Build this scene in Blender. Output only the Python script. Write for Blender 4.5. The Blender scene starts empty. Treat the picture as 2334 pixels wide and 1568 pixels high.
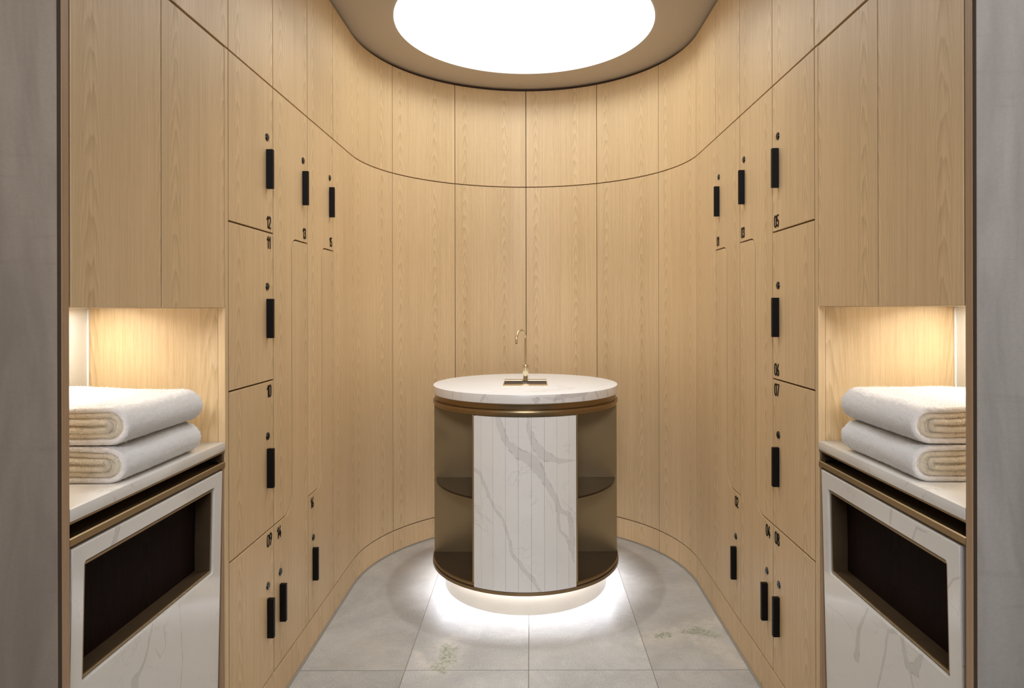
import bpy, bmesh, math, random
import numpy as np
from mathutils import Vector
R = math.radians
random.seed(7)
scene = bpy.context.scene
col = scene.collection

# ------------------------------------------------------------------ camera
cam_d = bpy.data.cameras.new('camera')
cam = bpy.data.objects.new('camera', cam_d); col.objects.link(cam)
cam.location = (0.0235, 0.0, 1.31)
cam.rotation_mode = 'QUATERNION'
from mathutils import Matrix
cam.rotation_quaternion = (Matrix.Rotation(R(90), 3, 'X') @ Matrix.Rotation(-0.0022, 3, 'Z')).to_quaternion()
cam_d.sensor_width = 36; cam_d.lens = 1470 / 2334 * 36
cam_d.shift_x = (1167 - 1208.3) / 2334
cam_d.shift_y = (702.8 - 784) / 2334
cam_d.clip_start = .05
scene.camera = cam

# ------------------------------------------------------------------ world, lamps, exposure
w = bpy.data.worlds.new('corridor_daylight'); scene.world = w; w.use_nodes = True
w.node_tree.nodes['Background'].inputs[0].default_value = (1.0, .99, .98, 1)
w.node_tree.nodes['Background'].inputs[1].default_value = .085
scene.view_settings.view_transform = 'Standard'
scene.view_settings.look = 'None'
scene.view_settings.gamma = 1
scene.view_settings.use_curve_mapping = False
scene.view_settings.exposure = 0.0

def lamp(name, kind, loc, power, color, rot=(0, 0, 0), **kw):
    l = bpy.data.lights.new(name, kind); l.energy = power; l.color = color
    for k, v in kw.items(): setattr(l, k, v)
    o = bpy.data.objects.new(name, l); col.objects.link(o); o.location = loc; o.rotation_euler = rot
    return o
ZC = 2.629
lamp('dome_lamp', 'AREA', (0, 3.0, 2.91), 9, (.97, .995, 1.0), shape='DISK', size=.58, spread=R(180))
lamp('dome_spot_bulb', 'SPOT', (0, 3.14, 2.842), 44, (.98, .99, 1.0), shadow_soft_size=.02, spot_size=R(66), spot_blend=1.0)
# two unseen fill lamps added under the ceiling, nearer the entrance
for sx in (-1, 1):
    lamp('added_ceiling_fill', 'AREA', (sx * .35, 2.15, 2.62), 2.2, (.98, .98, .97), shape='DISK', size=.10, spread=R(120))
lamp('corridor_lamp', 'AREA', (0.0, -1.5, 2.60), 24, (.95, .98, 1.06), rot=(R(71), 0, 0), shape='RECTANGLE', size=1.3, size_y=.6, spread=R(110))
for sx in (-1, 1):
    lamp('added_concrete_fill', 'AREA', (sx * 1.25, .45, 2.95), 1.5 if sx < 0 else 4.5, (1, .93, .84) if sx < 0 else (1, .99, 1.02), rot=(R(18), 0, 0), shape='DISK', size=.25, spread=R(120))  # unseen lamps added to brighten the concrete entrance walls
for sx in (-1, 1):
    lamp('niche_led_lamp', 'AREA', (sx * 1.13, 1.44, 1.3205), 2.1, (1, .965, .87), shape='RECTANGLE', size=.03, size_y=.42, spread=R(175))

# ------------------------------------------------------------------ helpers
def tag(o, label=None, cat=None, group=None, kind=None):
    if label: o['label'] = label
    if cat: o['category'] = cat
    if group: o['group'] = group
    if kind: o['kind'] = kind
    return o
def empty(name, loc, label=None, cat=None, group=None):
    o = bpy.data.objects.new(name, None); col.objects.link(o); o.location = loc
    o.empty_display_size = .05
    return tag(o, label, cat, group)
def root_loc(o):
    v = Vector((0, 0, 0))
    while o is not None:
        v += o.location; o = o.parent
    return v
def default_uv(co, n):
    a = [abs(n.x), abs(n.y), abs(n.z)]
    if a[2] >= a[0] and a[2] >= a[1]: return (co.x, co.y)
    if a[0] > a[1]: return (co.y, co.z)
    return (co.x, co.z)
def link(bm, name, mat, parent=None, uv=None, smooth=False, recalc=True):
    if recalc: bmesh.ops.recalc_face_normals(bm, faces=bm.faces)
    bm.normal_update()
    uvl = bm.loops.layers.uv.new('UVMap') if not bm.loops.layers.uv else bm.loops.layers.uv[0]
    if uv != 'keep':
        fn = uv or default_uv
        for f in bm.faces:
            for l in f.loops: l[uvl].uv = fn(l.vert.co, f.normal)
    off = root_loc(parent) if parent else Vector((0, 0, 0))
    if parent:
        for v in bm.verts: v.co -= off
    else:
        c = Vector((0, 0, 0))
        if len(bm.verts):
            xs = [v.co for v in bm.verts]
            c = Vector(((min(p.x for p in xs) + max(p.x for p in xs)) / 2, (min(p.y for p in xs) + max(p.y for p in xs)) / 2, min(p.z for p in xs)))
            for v in bm.verts: v.co -= c
        off = c
    me = bpy.data.meshes.new(name); bm.to_mesh(me); bm.free()
    if isinstance(mat, (list, tuple)):
        for m in mat: me.materials.append(m)
    else: me.materials.append(mat)
    if smooth:
        for p in me.polygons: p.use_smooth = True
        try: me.set_sharp_from_angle(angle=R(38))
        except Exception: pass
    o = bpy.data.objects.new(name, me); col.objects.link(o)
    if parent: o.parent = parent
    else: o.location = off
    return o
def add_box(bm, x0, x1, y0, y1, z0, z1, bev=0, seg=1):
    if x0 > x1: x0, x1 = x1, x0
    r = bmesh.ops.create_cube(bm, size=1)
    for v in r['verts']:
        v.co = Vector(((x0 + x1) / 2 + v.co.x * (x1 - x0), (y0 + y1) / 2 + v.co.y * (y1 - y0), (z0 + z1) / 2 + v.co.z * (z1 - z0)))
    if bev:
        es = list({e for v in r['verts'] for e in v.link_edges})
        bmesh.ops.bevel(bm, geom=es, offset=bev, segments=seg, affect='EDGES', profile=.5)
def box(name, mat, parent, x0, x1, y0, y1, z0, z1, bev=0, uv=None, seg=1, smooth=False):
    bm = bmesh.new(); add_box(bm, x0, x1, y0, y1, z0, z1, bev, seg)
    return link(bm, name, mat, parent, uv, smooth)
def prism_x(bm, pts, x0, x1, bev=0):
    """polygon in (y,z) extruded from x0 (front) to x1"""
    vs = [bm.verts.new((x0, y, z)) for y, z in pts]
    f = bm.faces.new(vs)
    r = bmesh.ops.extrude_face_region(bm, geom=[f])
    nv = [g for g in r['geom'] if isinstance(g, bmesh.types.BMVert)]
    for v in nv: v.co.x = x1
    if bev:
        es = [e for e in bm.edges if all(abs(v.co.x - x0) < 1e-6 for v in e.verts)]
        bmesh.ops.bevel(bm, geom=es, offset=bev, segments=1, affect='EDGES')
def prism_z(bm, pts, z0, z1, bev=0):
    vs = [bm.verts.new((x, y, z0)) for x, y in pts]
    f = bm.faces.new(vs)
    r = bmesh.ops.extrude_face_region(bm, geom=[f])
    for g in r['geom']:
        if isinstance(g, bmesh.types.BMVert): g.co.z = z1
    if bev:
        es = [e for e in bm.edges if all(abs(v.co.z - z1) < 1e-6 for v in e.verts)] + [e for e in bm.edges if all(abs(v.co.z - z0) < 1e-6 for v in e.verts)]
        bmesh.ops.bevel(bm, geom=es, offset=bev, segments=2, affect='EDGES')
def lathe(bm, prof, cx, cy, seg=96, uvr=True):
    rings = []
    for r, z in prof:
        rings.append([bm.verts.new((cx + r * math.sin(2 * math.pi * k / seg), cy - r * math.cos(2 * math.pi * k / seg), z)) for k in range(seg)] if r > 1e-5 else [bm.verts.new((cx, cy, z))])
    for a, b in zip(rings, rings[1:]):
        for k in range(seg):
            j = (k + 1) % seg
            if len(a) == 1 and len(b) == 1: continue
            if len(a) == 1: bm.faces.new((a[0], b[k], b[j]))
            elif len(b) == 1: bm.faces.new((a[k], b[0], a[j]))
            else: bm.faces.new((a[k], b[k], b[j], a[j]))
def lathe_obj(name, prof, cx, cy, mat, parent, seg=96, uv=None, recalc=True):
    bm = bmesh.new(); lathe(bm, prof, cx, cy, seg)
    return link(bm, name, mat, parent, uv, True, recalc)
def tube(bm, pts, r, seg=16, cap=True):
    prev = None; pts = [Vector(p) for p in pts]; rings = []
    up = Vector((0, 1, .01)).normalized()
    for i, p in enumerate(pts):
        t = (pts[min(i + 1, len(pts) - 1)] - pts[max(i - 1, 0)]).normalized()
        if i == 0:
            n = t.cross(up)
            if n.length < .1: n = t.cross(Vector((1, 0, 0)))
            n.normalize()
        else:
            n = (n - t * n.dot(t)).normalized()
        b = t.cross(n)
        rings.append([bm.verts.new(p + (n * math.cos(2 * math.pi * k / seg) + b * math.sin(2 * math.pi * k / seg)) * r) for k in range(seg)])
    for a, b_ in zip(rings, rings[1:]):
        for k in range(seg): bm.faces.new((a[k], a[(k + 1) % seg], b_[(k + 1) % seg], b_[k]))
    if cap: bm.faces.new(rings[0]); bm.faces.new(rings[-1])

# ------------------------------------------------------------------ node helpers
class NT:
    def __init__(s, name):
        s.m = bpy.data.materials.new(name); s.m.use_nodes = True
        s.t = s.m.node_tree; s.b = s.t.nodes['Principled BSDF']
    def n(s, typ, **kw):
        x = s.t.nodes.new(typ)
        for k, v in kw.items(): setattr(x, k, v)
        return x
    def l(s, a, b): s.t.links.new(a, b)
    def inp(s, node, idx, v):
        if hasattr(v, 'links') or isinstance(v, bpy.types.NodeSocket): s.l(v, node.inputs[idx])
        else: node.inputs[idx].default_value = v
    def math(s, op, a, b=0.0, c=0.0, clamp=False):
        x = s.n('ShaderNodeMath', operation=op, use_clamp=clamp)
        s.inp(x, 0, a); s.inp(x, 1, b)
        if op in ('MULTIPLY_ADD', 'SMOOTH_MIN', 'WRAP', 'COMPARE'): s.inp(x, 2, c)
        return x.outputs[0]
    def vm(s, op, a, b=(0, 0, 0)):
        x = s.n('ShaderNodeVectorMath', operation=op); s.inp(x, 0, a); s.inp(x, 1, b)
        return x.outputs['Value'] if op in ('LENGTH', 'DOT_PRODUCT', 'DISTANCE') else x.outputs[0]
    def xyz(s, x, y, z=0.0):
        c = s.n('ShaderNodeCombineXYZ'); s.inp(c, 0, x); s.inp(c, 1, y); s.inp(c, 2, z); return c.outputs[0]
    def noise(s, vec, scale=1, detail=2, rough=.5, dist=0.0):
        x = s.n('ShaderNodeTexNoise'); s.l(vec, x.inputs['Vector'])
        x.inputs['Scale'].default_value = scale; x.inputs['Detail'].default_value = detail
        x.inputs['Roughness'].default_value = rough; x.inputs['Distortion'].default_value = dist
        return x.outputs['Fac']
    def mix(s, f, a, b):
        x = s.n('ShaderNodeMix', data_type='RGBA')
        s.inp(x, 0, f)
        for i, v in ((6, a), (7, b)):
            if isinstance(v, tuple): x.inputs[i].default_value = (*v, 1) if len(v) == 3 else v
            else: s.l(v, x.inputs[i])
        return x.outputs[2]
    def maprange(s, v, a, b, c=0.0, d=1.0, smooth=False):
        x = s.n('ShaderNodeMapRange', interpolation_type='SMOOTHSTEP' if smooth else 'LINEAR')
        s.inp(x, 0, v); s.inp(x, 1, a); s.inp(x, 2, b); s.inp(x, 3, c); s.inp(x, 4, d)
        return x.outputs[0]
    def uv(s):
        return s.n('ShaderNodeUVMap', uv_map='UVMap').outputs[0]
    def bump(s, h, strength, dist):
        x = s.n('ShaderNodeBump'); x.inputs['Strength'].default_value = strength; x.inputs['Distance'].default_value = dist
        s.l(h, x.inputs['Height']); s.l(x.outputs[0], s.b.inputs['Normal'])
    def set(s, **kw):
        for k, v in kw.items():
            k = k.replace('_', ' ')
            if isinstance(v, bpy.types.NodeSocket): s.l(v, s.b.inputs[k])
            elif isinstance(v, tuple) and len(v) == 3 and k != 'x': s.b.inputs[k].default_value = (*v, 1)
            else: s.b.inputs[k].default_value = v

def wood_mat(name, light, dark, rough=.42, contrast=1.0, coarse=1.0, seedmul=1.0):
    t = NT(name)
    uv = t.uv()
    sep = t.n('ShaderNodeSeparateXYZ'); t.l(uv, sep.inputs[0])
    u, v = sep.outputs[0], sep.outputs[1]
    oi = t.n('ShaderNodeObjectInfo').outputs['Random']
    off = t.math('MULTIPLY', oi, 13.7 * seedmul)
    vv = t.math('ADD', v, off)
    warp = t.noise(t.xyz(t.math('MULTIPLY', u, 5.0 / coarse), t.math('MULTIPLY', vv, .9 / coarse), off), 1, 2)
    uw = t.math('MULTIPLY_ADD', warp, .020, t.math('ADD', u, -.010))
    # distance to the nearest cathedral axis
    wr = t.math('WRAP', t.math('ADD', uw, -.058), .12 * coarse, -.12 * coarse)
    d2 = t.math('MULTIPLY', wr, wr)
    amp = t.math('POWER', 2.718, t.math('MULTIPLY', d2, -1100.0 / coarse ** 2))
    jit = t.noise(t.xyz(t.math('MULTIPLY', u, 60.0 / coarse), t.math('MULTIPLY', vv, 9.0 / coarse), off), 1, 2)
    F = t.math('ADD', t.math('ADD', t.math('MULTIPLY', vv, 12.5 / coarse), t.math('MULTIPLY', d2, 2100.0 / coarse ** 2)), t.math('MULTIPLY', jit, 1.3))
    saw = t.math('FRACT', F)
    ring = t.math('ADD', t.math('MULTIPLY', t.math('POWER', saw, 1.8), t.maprange(saw, .88, 1.0, 1.0, 0.0)), -.22)
    ring = t.math('MULTIPLY', ring, amp)
    fib = t.noise(t.xyz(t.math('MULTIPLY', uw, 520.0 / coarse), t.math('MULTIPLY', vv, 11.0), off), 1, 3, .65)
    fib2 = t.noise(t.xyz(t.math('MULTIPLY', uw, 150.0 / coarse), t.math('MULTIPLY', vv, 1.2), off), 1, 2, .5)
    pore = t.noise(t.xyz(t.math('MULTIPLY', u, 900.0), t.math('MULTIPLY', vv, 30.0), off), 1, 1, .5)
    pore = t.maprange(pore, .60, .78, 0, 1)
    broad = t.noise(t.xyz(t.math('MULTIPLY', u, 7.0), t.math('MULTIPLY', vv, .8), off), 1, 2)
    g = t.math('MULTIPLY', ring, .64 * contrast)
    g = t.math('ADD', g, t.math('MULTIPLY', t.math('ADD', fib, -.5), 1.0 * contrast))
    g = t.math('ADD', g, t.math('MULTIPLY', t.math('ADD', fib2, -.5), .8 * contrast))
    g = t.math('ADD', g, t.math('MULTIPLY', t.math('ADD', broad, -.5), .55 * contrast))
    g = t.math('ADD', g, t.math('MULTIPLY', pore, .26 * contrast))
    g = t.math('ADD', g, .30, clamp=True)
    c = t.mix(g, light, dark)
    val = t.maprange(oi, 0, 1, .965, 1.035)
    hsv = t.n('ShaderNodeHueSaturation'); t.l(c, hsv.inputs['Color']); t.l(val, hsv.inputs['Value'])
    t.l(hsv.outputs[0], t.b.inputs['Base Color'])
    t.set(Roughness=t.maprange(g, 0, 1, rough - .03, rough + .10))
    t.b.inputs['Specular IOR Level'].default_value = .38
    t.bump(g, .06, .002)
    return t.m

def seg_group():
    g = bpy.data.node_groups.new('vein_segment', 'ShaderNodeTree')
    for nm, ty in (('P', 'NodeSocketVector'), ('A', 'NodeSocketVector'), ('B', 'NodeSocketVector'), ('ra', 'NodeSocketFloat'), ('rb', 'NodeSocketFloat')):
        g.interface.new_socket(nm, in_out='INPUT', socket_type=ty)
    g.interface.new_socket('d', in_out='OUTPUT', socket_type='NodeSocketFloat')
    gi = g.nodes.new('NodeGroupInput'); go = g.nodes.new('NodeGroupOutput')
    def vm(op, a, b=None):
        x = g.nodes.new('ShaderNodeVectorMath'); x.operation = op; g.links.new(a, x.inputs[0])
        if b is not None: g.links.new(b, x.inputs[1])
        return x
    def mm(op, a, b=None, clamp=False):
        x = g.nodes.new('ShaderNodeMath'); x.operation = op; x.use_clamp = clamp; g.links.new(a, x.inputs[0])
        if b is not None: g.links.new(b, x.inputs[1])
        return x.outputs[0]
    pa = vm('SUBTRACT', gi.outputs['P'], gi.outputs['A']).outputs[0]
    ba = vm('SUBTRACT', gi.outputs['B'], gi.outputs['A']).outputs[0]
    h = mm('DIVIDE', vm('DOT_PRODUCT', pa, ba).outputs['Value'], vm('DOT_PRODUCT', ba, ba).outputs['Value'], True)
    sc = g.nodes.new('ShaderNodeVectorMath'); sc.operation = 'SCALE'; g.links.new(ba, sc.inputs[0]); g.links.new(h, sc.inputs['Scale'])
    ln = vm('LENGTH', vm('SUBTRACT', pa, sc.outputs[0]).outputs[0]).outputs['Value']
    w_ = mm('ADD', gi.outputs['ra'], mm('MULTIPLY', mm('SUBTRACT', gi.outputs['rb'], gi.outputs['ra']), h))
    g.links.new(mm('DIVIDE', ln, w_), go.inputs['d'])
    return g
SEG = seg_group()
def vein_field(t, P, chains):
    cur = None
    for ch in chains:
        for (x0, y0, r0), (x1, y1, r1) in zip(ch, ch[1:]):
            n = t.n('ShaderNodeGroup'); n.node_tree = SEG
            t.l(P, n.inputs['P']); n.inputs['A'].default_value = (x0, y0, 0); n.inputs['B'].default_value = (x1, y1, 0)
            n.inputs['ra'].default_value = r0; n.inputs['rb'].default_value = r1
            cur = n.outputs[0] if cur is None else t.math('MINIMUM', cur, n.outputs[0])
    return cur
def marble_mat(name, chains, base=(.80, .785, .76), vein=(.47, .455, .45), rough=.12, faint=1.0, scale=1.0, warp=.016):
    t = NT(name)
    uv = t.uv()
    oi = None
    nz = t.n('ShaderNodeTexNoise'); t.l(uv, nz.inputs['Vector']); nz.inputs['Scale'].default_value = 22; nz.inputs['Detail'].default_value = 5; nz.inputs['Roughness'].default_value = .62
    dis = t.vm('MULTIPLY', t.vm('SUBTRACT', nz.outputs['Color'], (.5, .5, .5)), (warp, warp, 0))
    P = t.vm('ADD', t.vm('MULTIPLY', uv, (1, 1, 0)), dis)
    cloud = t.noise(uv, 4.5 * scale, 4, .6)
    c = t.mix(t.maprange(cloud, .40, .75, 0, .38 * faint, True), base, tuple(b * .86 for b in base))
    # faint hairline veins
    r1 = t.noise(uv, 3.1 * scale, 5, .62, 1.2)
    hair = t.maprange(t.math('ABSOLUTE', t.math('ADD', r1, -.5)), 0, .012, 1, 0, True)
    msk = t.maprange(t.noise(uv, 6 * scale, 2), .48, .62, 0, .42 * faint, True)
    c = t.mix(t.math('MULTIPLY', hair, msk), c, vein)
    # tiny specks stretched along the vertical
    sp = t.noise(t.vm('MULTIPLY', uv, (60, 16, 1)), 1, 3, .7)
    c = t.mix(t.maprange(sp, .66, .76, 0, .30 * faint), c, (.62, .56, .48))
    if chains:
        d = vein_field(t, P, chains)
        body = t.maprange(d, .75, 1.1, 1, 0, True)
        edge = t.maprange(t.math('ABSOLUTE', t.math('ADD', d, -.95)), 0, .28, 1, 0, True)
        em = t.maprange(t.noise(uv, 30, 3), .45, .62, 0, .6, True)
        inner = t.mix(cloud, tuple(v * 1.28 for v in vein), vein)
        c = t.mix(t.math('MULTIPLY', body, .62), c, inner)
        c = t.mix(t.math('MULTIPLY', edge, em), c, tuple(v * .72 for v in vein))
    t.l(c, t.b.inputs['Base Color'])
    t.set(Roughness=rough)
    return t.m
def simple(name, color, rough=.5, metal=0.0, var=.0, vscale=20, stretch=(1, 1, 1), bump=0, spec=.5):
    t = NT(name)
    if var or bump:
        tc = t.n('ShaderNodeTexCoord').outputs['Object']
        nz = t.noise(t.vm('MULTIPLY', tc, stretch), vscale, 4, .6)
        c = t.mix(nz, tuple(max(0, x * (1 - var)) for x in color), tuple(min(1, x * (1 + var)) for x in color))
        t.l(c, t.b.inputs['Base Color'])
        t.set(Roughness=t.maprange(nz, .3, .7, max(.02, rough - .06), rough + .06))
        if bump: t.bump(nz, bump, .002)
    else:
        t.set(Base_Color=color, Roughness=rough)
    t.set(Metallic=metal); t.b.inputs['Specular IOR Level'].default_value = spec
    return t.m
def glow(name, color, strength, base=(.85, .85, .85)):
    t = NT(name)
    t.set(Base_Color=base, Roughness=.4)
    t.b.inputs['Emission Color'].default_value = (*color, 1)
    t.b.inputs['Emission Strength'].default_value = strength
    return t.m

OAK_L, OAK_D = (.74, .54, .315), (.49, .335, .17)
M_oak = wood_mat('oak_veneer', OAK_L, OAK_D)
M_oak_niche = wood_mat('oak_veneer_niche', (.72, .54, .32), (.50, .335, .165), contrast=1.1, coarse=1.5)
M_oak_dark = wood_mat('oak_frame_edge', (.47, .31, .185), (.31, .19, .105))
M_gap = simple('gap_shadow_wood', (.055, .032, .018), .7)
M_black = simple('matte_black_metal', (.0035, .003, .003), .5, spec=.18)
M_lock = simple('lock_black_chrome', (.02, .019, .018), .25, .5)
M_lockslot = simple('keyway', (.004, .004, .004), .6)
M_bronze = simple('brushed_bronze', (.36, .26, .14), .38, .9, .03, 6)
M_bronze_h = simple('brushed_bronze_band', (.30, .21, .11), .34, .92, .03, 6)
M_bronze_d = simple('dark_bronze', (.17, .11, .058), .42, .75, .10, 14, (1, 30, 1))
M_brass = simple('satin_brass', (.74, .63, .43), .28, 1.0)
M_grate = simple('tray_grate', (.075, .062, .052), .5, .3)
M_dark = simple('dark_interior', (.010, .006, .005), .6, spec=.15)
M_darkwood = wood_mat('dark_stained_wood', (.012, .005, .004), (.004, .002, .002), .7)
M_darkwood.node_tree.nodes['Principled BSDF'].inputs['Specular IOR Level'].default_value = .08
M_shelf = simple('bronze_dark_reflection', (.040, .023, .011), .42, .0, spec=.22)  # bronze coloured dark to imitate the dim soffit it reflects
M_ceil = simple('taupe_plaster', (.56, .51, .44), .62, 0, .03, 3)
M_plinth = marble_mat('honed_cream_stone', [], (.60, .54, .44), (.80, .76, .66), .28, .5, 2.0)
M_dome = glow('dome_white', (.98, 1.0, .94), 1.35, (.2, .2, .195))
M_led = glow('led_cool', (.93, .95, 1.06), 40)
M_ledw = glow('led_warm', (1, .97, .88), 4)
M_joint = simple('joint_grey', (.30, .27, .23), .7)

def concrete(nm='trowelled_concrete', k=(1, 1, 1)):
    t = NT(nm)
    tc = t.n('ShaderNodeNewGeometry').outputs['Position']
    n1 = t.noise(t.vm('MULTIPLY', tc, (9, 1, 1.6)), 1, 4, .6, .4)
    n2 = t.noise(tc, 140, 3, .7)
    n3 = t.noise(t.vm('MULTIPLY', tc, (2.5, 1, 26)), 1, 4, .65, 1.2)
    c = t.mix(t.maprange(n1, .3, .7, 0, 1, True), (.36, .325, .29), (.52, .475, .43))
    c = t.mix(t.maprange(n3, .56, .74, 0, .30, True), c, (.34, .30, .26))
    c = t.mix(t.maprange(n2, .3, .8, 0, .16), c, (.20, .19, .17))
    mul = t.n('ShaderNodeMix', data_type='RGBA', blend_type='MULTIPLY'); mul.inputs[0].default_value = 1; t.l(c, mul.inputs[6]); mul.inputs[7].default_value = (*k, 1)
    t.l(mul.outputs[2], t.b.inputs['Base Color']); t.set(Roughness=.8)
    t.bump(t.math('ADD', n2, t.math('MULTIPLY', n1, 2.0)), .10, .003)
    return t.m
M_conc = concrete('trowelled_concrete', (.88, .85, .82))
M_conc_warm = concrete('warm_concrete', (.70, .60, .50))

def stone_floor(nm, k):
    t = NT(nm)
    pos = t.n('ShaderNodeNewGeometry').outputs['Position']
    oi = t.n('ShaderNodeObjectInfo').outputs['Random']
    off = t.xyz(t.math('MULTIPLY', oi, 9.0), t.math('MULTIPLY', oi, 5.0), 0.0)
    q = t.vm('ADD', t.vm('MULTIPLY', pos, (1, 1, 0)), off)
    n1 = t.noise(q, 3.2, 4, .6, .8)
    n2 = t.noise(q, 16, 5, .65, .5)
    n3 = t.noise(q, 210, 2, .75)
    c = t.mix(t.maprange(n1, .3, .7, 0, 1, True), (.37, .36, .335), (.52, .51, .485))
    c = t.mix(t.maprange(n2, .35, .75, 0, .55, True), c, (.37, .365, .36))
    c = t.mix(t.maprange(n3, .52, .72, 0, .55), c, (.72, .71, .68))
    c = t.mix(t.maprange(n3, .48, .30, 0, .42), c, (.26, .255, .24))
    warm = t.maprange(t.noise(q, 2.1, 2), .45, .7, 0, .22, True)
    c = t.mix(warm, c, (.56, .51, .43))
    r1 = t.noise(t.vm('MULTIPLY', q, (1, 2.4, 1)), 2.2, 5, .65, 1.6)
    hair = t.maprange(t.math('ABSOLUTE', t.math('ADD', r1, -.5)), 0, .007, .20, 0, True)
    c = t.mix(hair, c, (.74, .71, .66))
    nz = t.n('ShaderNodeTexNoise'); t.l(pos, nz.inputs['Vector']); nz.inputs['Scale'].default_value = 13; nz.inputs['Detail'].default_value = 6; nz.inputs['Roughness'].default_value = .7
    dis = t.vm('MULTIPLY', t.vm('SUBTRACT', nz.outputs['Color'], (.5, .5, .5)), (.085, .13, 0))
    P = t.vm('ADD', t.vm('MULTIPLY', pos, (1, 1, 0)), dis)
    band = vein_field(t, P, [[(.463, 2.55, .030), (.556, 2.585, .045), (.647, 2.607, .045), (.717, 2.65, .05), (.81, 2.71, .05)],
                             [(.66, 2.59, .03), (.744, 2.49, .04), (.79, 2.36, .035)],
                             [(-.293, 2.577, .025), (-.292, 2.495, .05), (-.286, 2.388, .06), (-.34, 2.345, .04)],
                             [(-.42, 2.46, .015), (-.36, 2.36, .03)]])
    c = t.mix(t.math('MULTIPLY', t.maprange(band, .2, 1.9, .85, 0, True), t.maprange(t.noise(pos, 34, 5, .75), .36, .60, .25, 1.0)), c, (.62, .58, .52))
    core = vein_field(t, P, [[(.647, 2.60, .014), (.70, 2.625, .028), (.76, 2.585, .02)], [(.53, 2.575, .014), (.57, 2.59, .016)],
                             [(-.292, 2.50, .02), (-.290, 2.40, .034)], [(-.33, 2.35, .018), (-.30, 2.345, .02)]])
    crack = t.maprange(t.math('ABSOLUTE', t.math('ADD', t.noise(pos, 26, 5, .7, .8), -.5)), 0, .035, 1, 0, True)
    cm = t.maprange(core, .6, 1.6, 1, 0, True)
    c = t.mix(t.math('MULTIPLY', cm, .55), c, (.43, .44, .31))
    c = t.mix(t.math('MULTIPLY', t.math('MULTIPLY', crack, cm), .9), c, (.14, .16, .14))
    mul = t.n('ShaderNodeMix', data_type='RGBA', blend_type='MULTIPLY'); mul.inputs[0].default_value = 1; t.l(c, mul.inputs[6]); mul.inputs[7].default_value = (*k, 1)
    t.l(mul.outputs[2], t.b.inputs['Base Color'])
    t.set(Roughness=t.maprange(n2, .3, .7, .34, .50))
    t.bump(t.math('ADD', n3, n2), .05, .002)
    return t.m
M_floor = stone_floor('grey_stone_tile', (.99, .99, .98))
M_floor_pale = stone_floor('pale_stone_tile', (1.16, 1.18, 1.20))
M_grout = simple('grout', (.30, .27, .235), .85)

# ------------------------------------------------------------------ dimensions
XW = .82                                   # half width of the room
YA = 3.05                                  # centre of the round end
KICK, S3, S2, S1, TOP = .1175, .598, 1.078, 1.557, 2.037
Y0, Y1, Y2, Y3 = 1.805, 2.119, 2.447, 2.766
YP = 1.1806                                # near edge of the niches
ZN = 1.313                                 # underside of the upper cabinets
GAP = .0025
SARC = YA - 1.15
def path(s):
    L = math.pi * XW
    if s <= SARC: return -XW, 1.15 + s, -1.0, 0.0
    if s < SARC + L:
        a = (s - SARC) / XW - math.pi / 2
        return XW * math.sin(a), YA + XW * math.cos(a), math.sin(a), math.cos(a)
    return XW, YA - (s - SARC - L), 1.0, 0.0
def s_of_y(y, sd): return (y - 1.15) if sd < 0 else (2 * SARC + math.pi * XW - (y - 1.15))
def s_of_a(deg): return SARC + XW * (R(deg) + math.pi / 2)

def curved_slab(bm, s0, s1, z0, z1, o0=0.0, o1=.018, bev=.0008, uo=0.0, vo=0.0, n=None):
    """slab following the wall; o0/o1 outward offsets of front/back face; front edges chamfered; UV in metres"""
    uvl = bm.loops.layers.uv.new('UVMap') if not bm.loops.layers.uv else bm.loops.layers.uv[0]
    ss = [s0, s0 + bev]
    L = math.pi * XW
    inner = []
    if s1 > SARC and s0 < SARC + L:
        a, b = max(s0 + bev, SARC), min(s1 - bev, SARC + L)
        k = max(2, int((b - a) / .022))
        inner = [a + (b - a) * i / k for i in range(k + 1)]
    ss += [s for s in inner if s0 + bev + 1e-4 < s < s1 - bev - 1e-4] + [s1 - bev, s1]
    cols = []
    for i, s in enumerate(ss):
        x, y, nx, ny = path(s)
        e = bev if i in (0, len(ss) - 1) else 0
        P = lambda o, z: bm.verts.new((x + nx * o, y + ny * o, z))
        cols.append((P(o1, z0), P(o0 + bev, z0), P(o0 + e, z0 + bev), P(o0 + e, z1 - bev), P(o0 + bev, z1), P(o1, z1)))
    for i in range(len(cols) - 1):
        for j in range(6):
            a, b = cols[i], cols[i + 1]; jj = (j + 1) % 6
            f = bm.faces.new((a[j], b[j], b[jj], a[jj]))
            for l, sv in zip(f.loops, (ss[i], ss[i + 1], ss[i + 1], ss[i])):
                l[uvl].uv = (sv - s0 + uo, l.vert.co.z + vo)
    bm.faces.new(cols[0]); bm.faces.new(cols[-1])
def wall_piece(name, mat, parent, s0, s1, z0, z1, **kw):
    bm = bmesh.new(); curved_slab(bm, s0, s1, z0, z1, **kw)
    return link(bm, name, mat, parent, 'keep', True)

# ------------------------------------------------------------------ floor
bm = bmesh.new(); add_box(bm, -1.7, 1.7, -1.6, 4.1, -.06, -.0018)
floor = tag(link(bm, 'floor', M_grout), kind='structure')
xj = [.0155 + .448 * k for k in range(-4, 5)]
yj = [-1.6, -1.144 + .0, -.274 + .0, .596, 1.466, 2.336, 3.96]
for i in range(len(xj) - 1):
    for j in range(len(yj) - 1):
        g = .0015
        if yj[j + 1] > 1.2 and (xj[i + 1] < -1.0 or xj[i] > 1.0): continue
        box('tile', M_floor_pale if i in (3, 4) else M_floor, floor, xj[i] + g, xj[i + 1] - g, yj[j] + g, yj[j + 1] - g, -.0018, 0, .0005)
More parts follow.
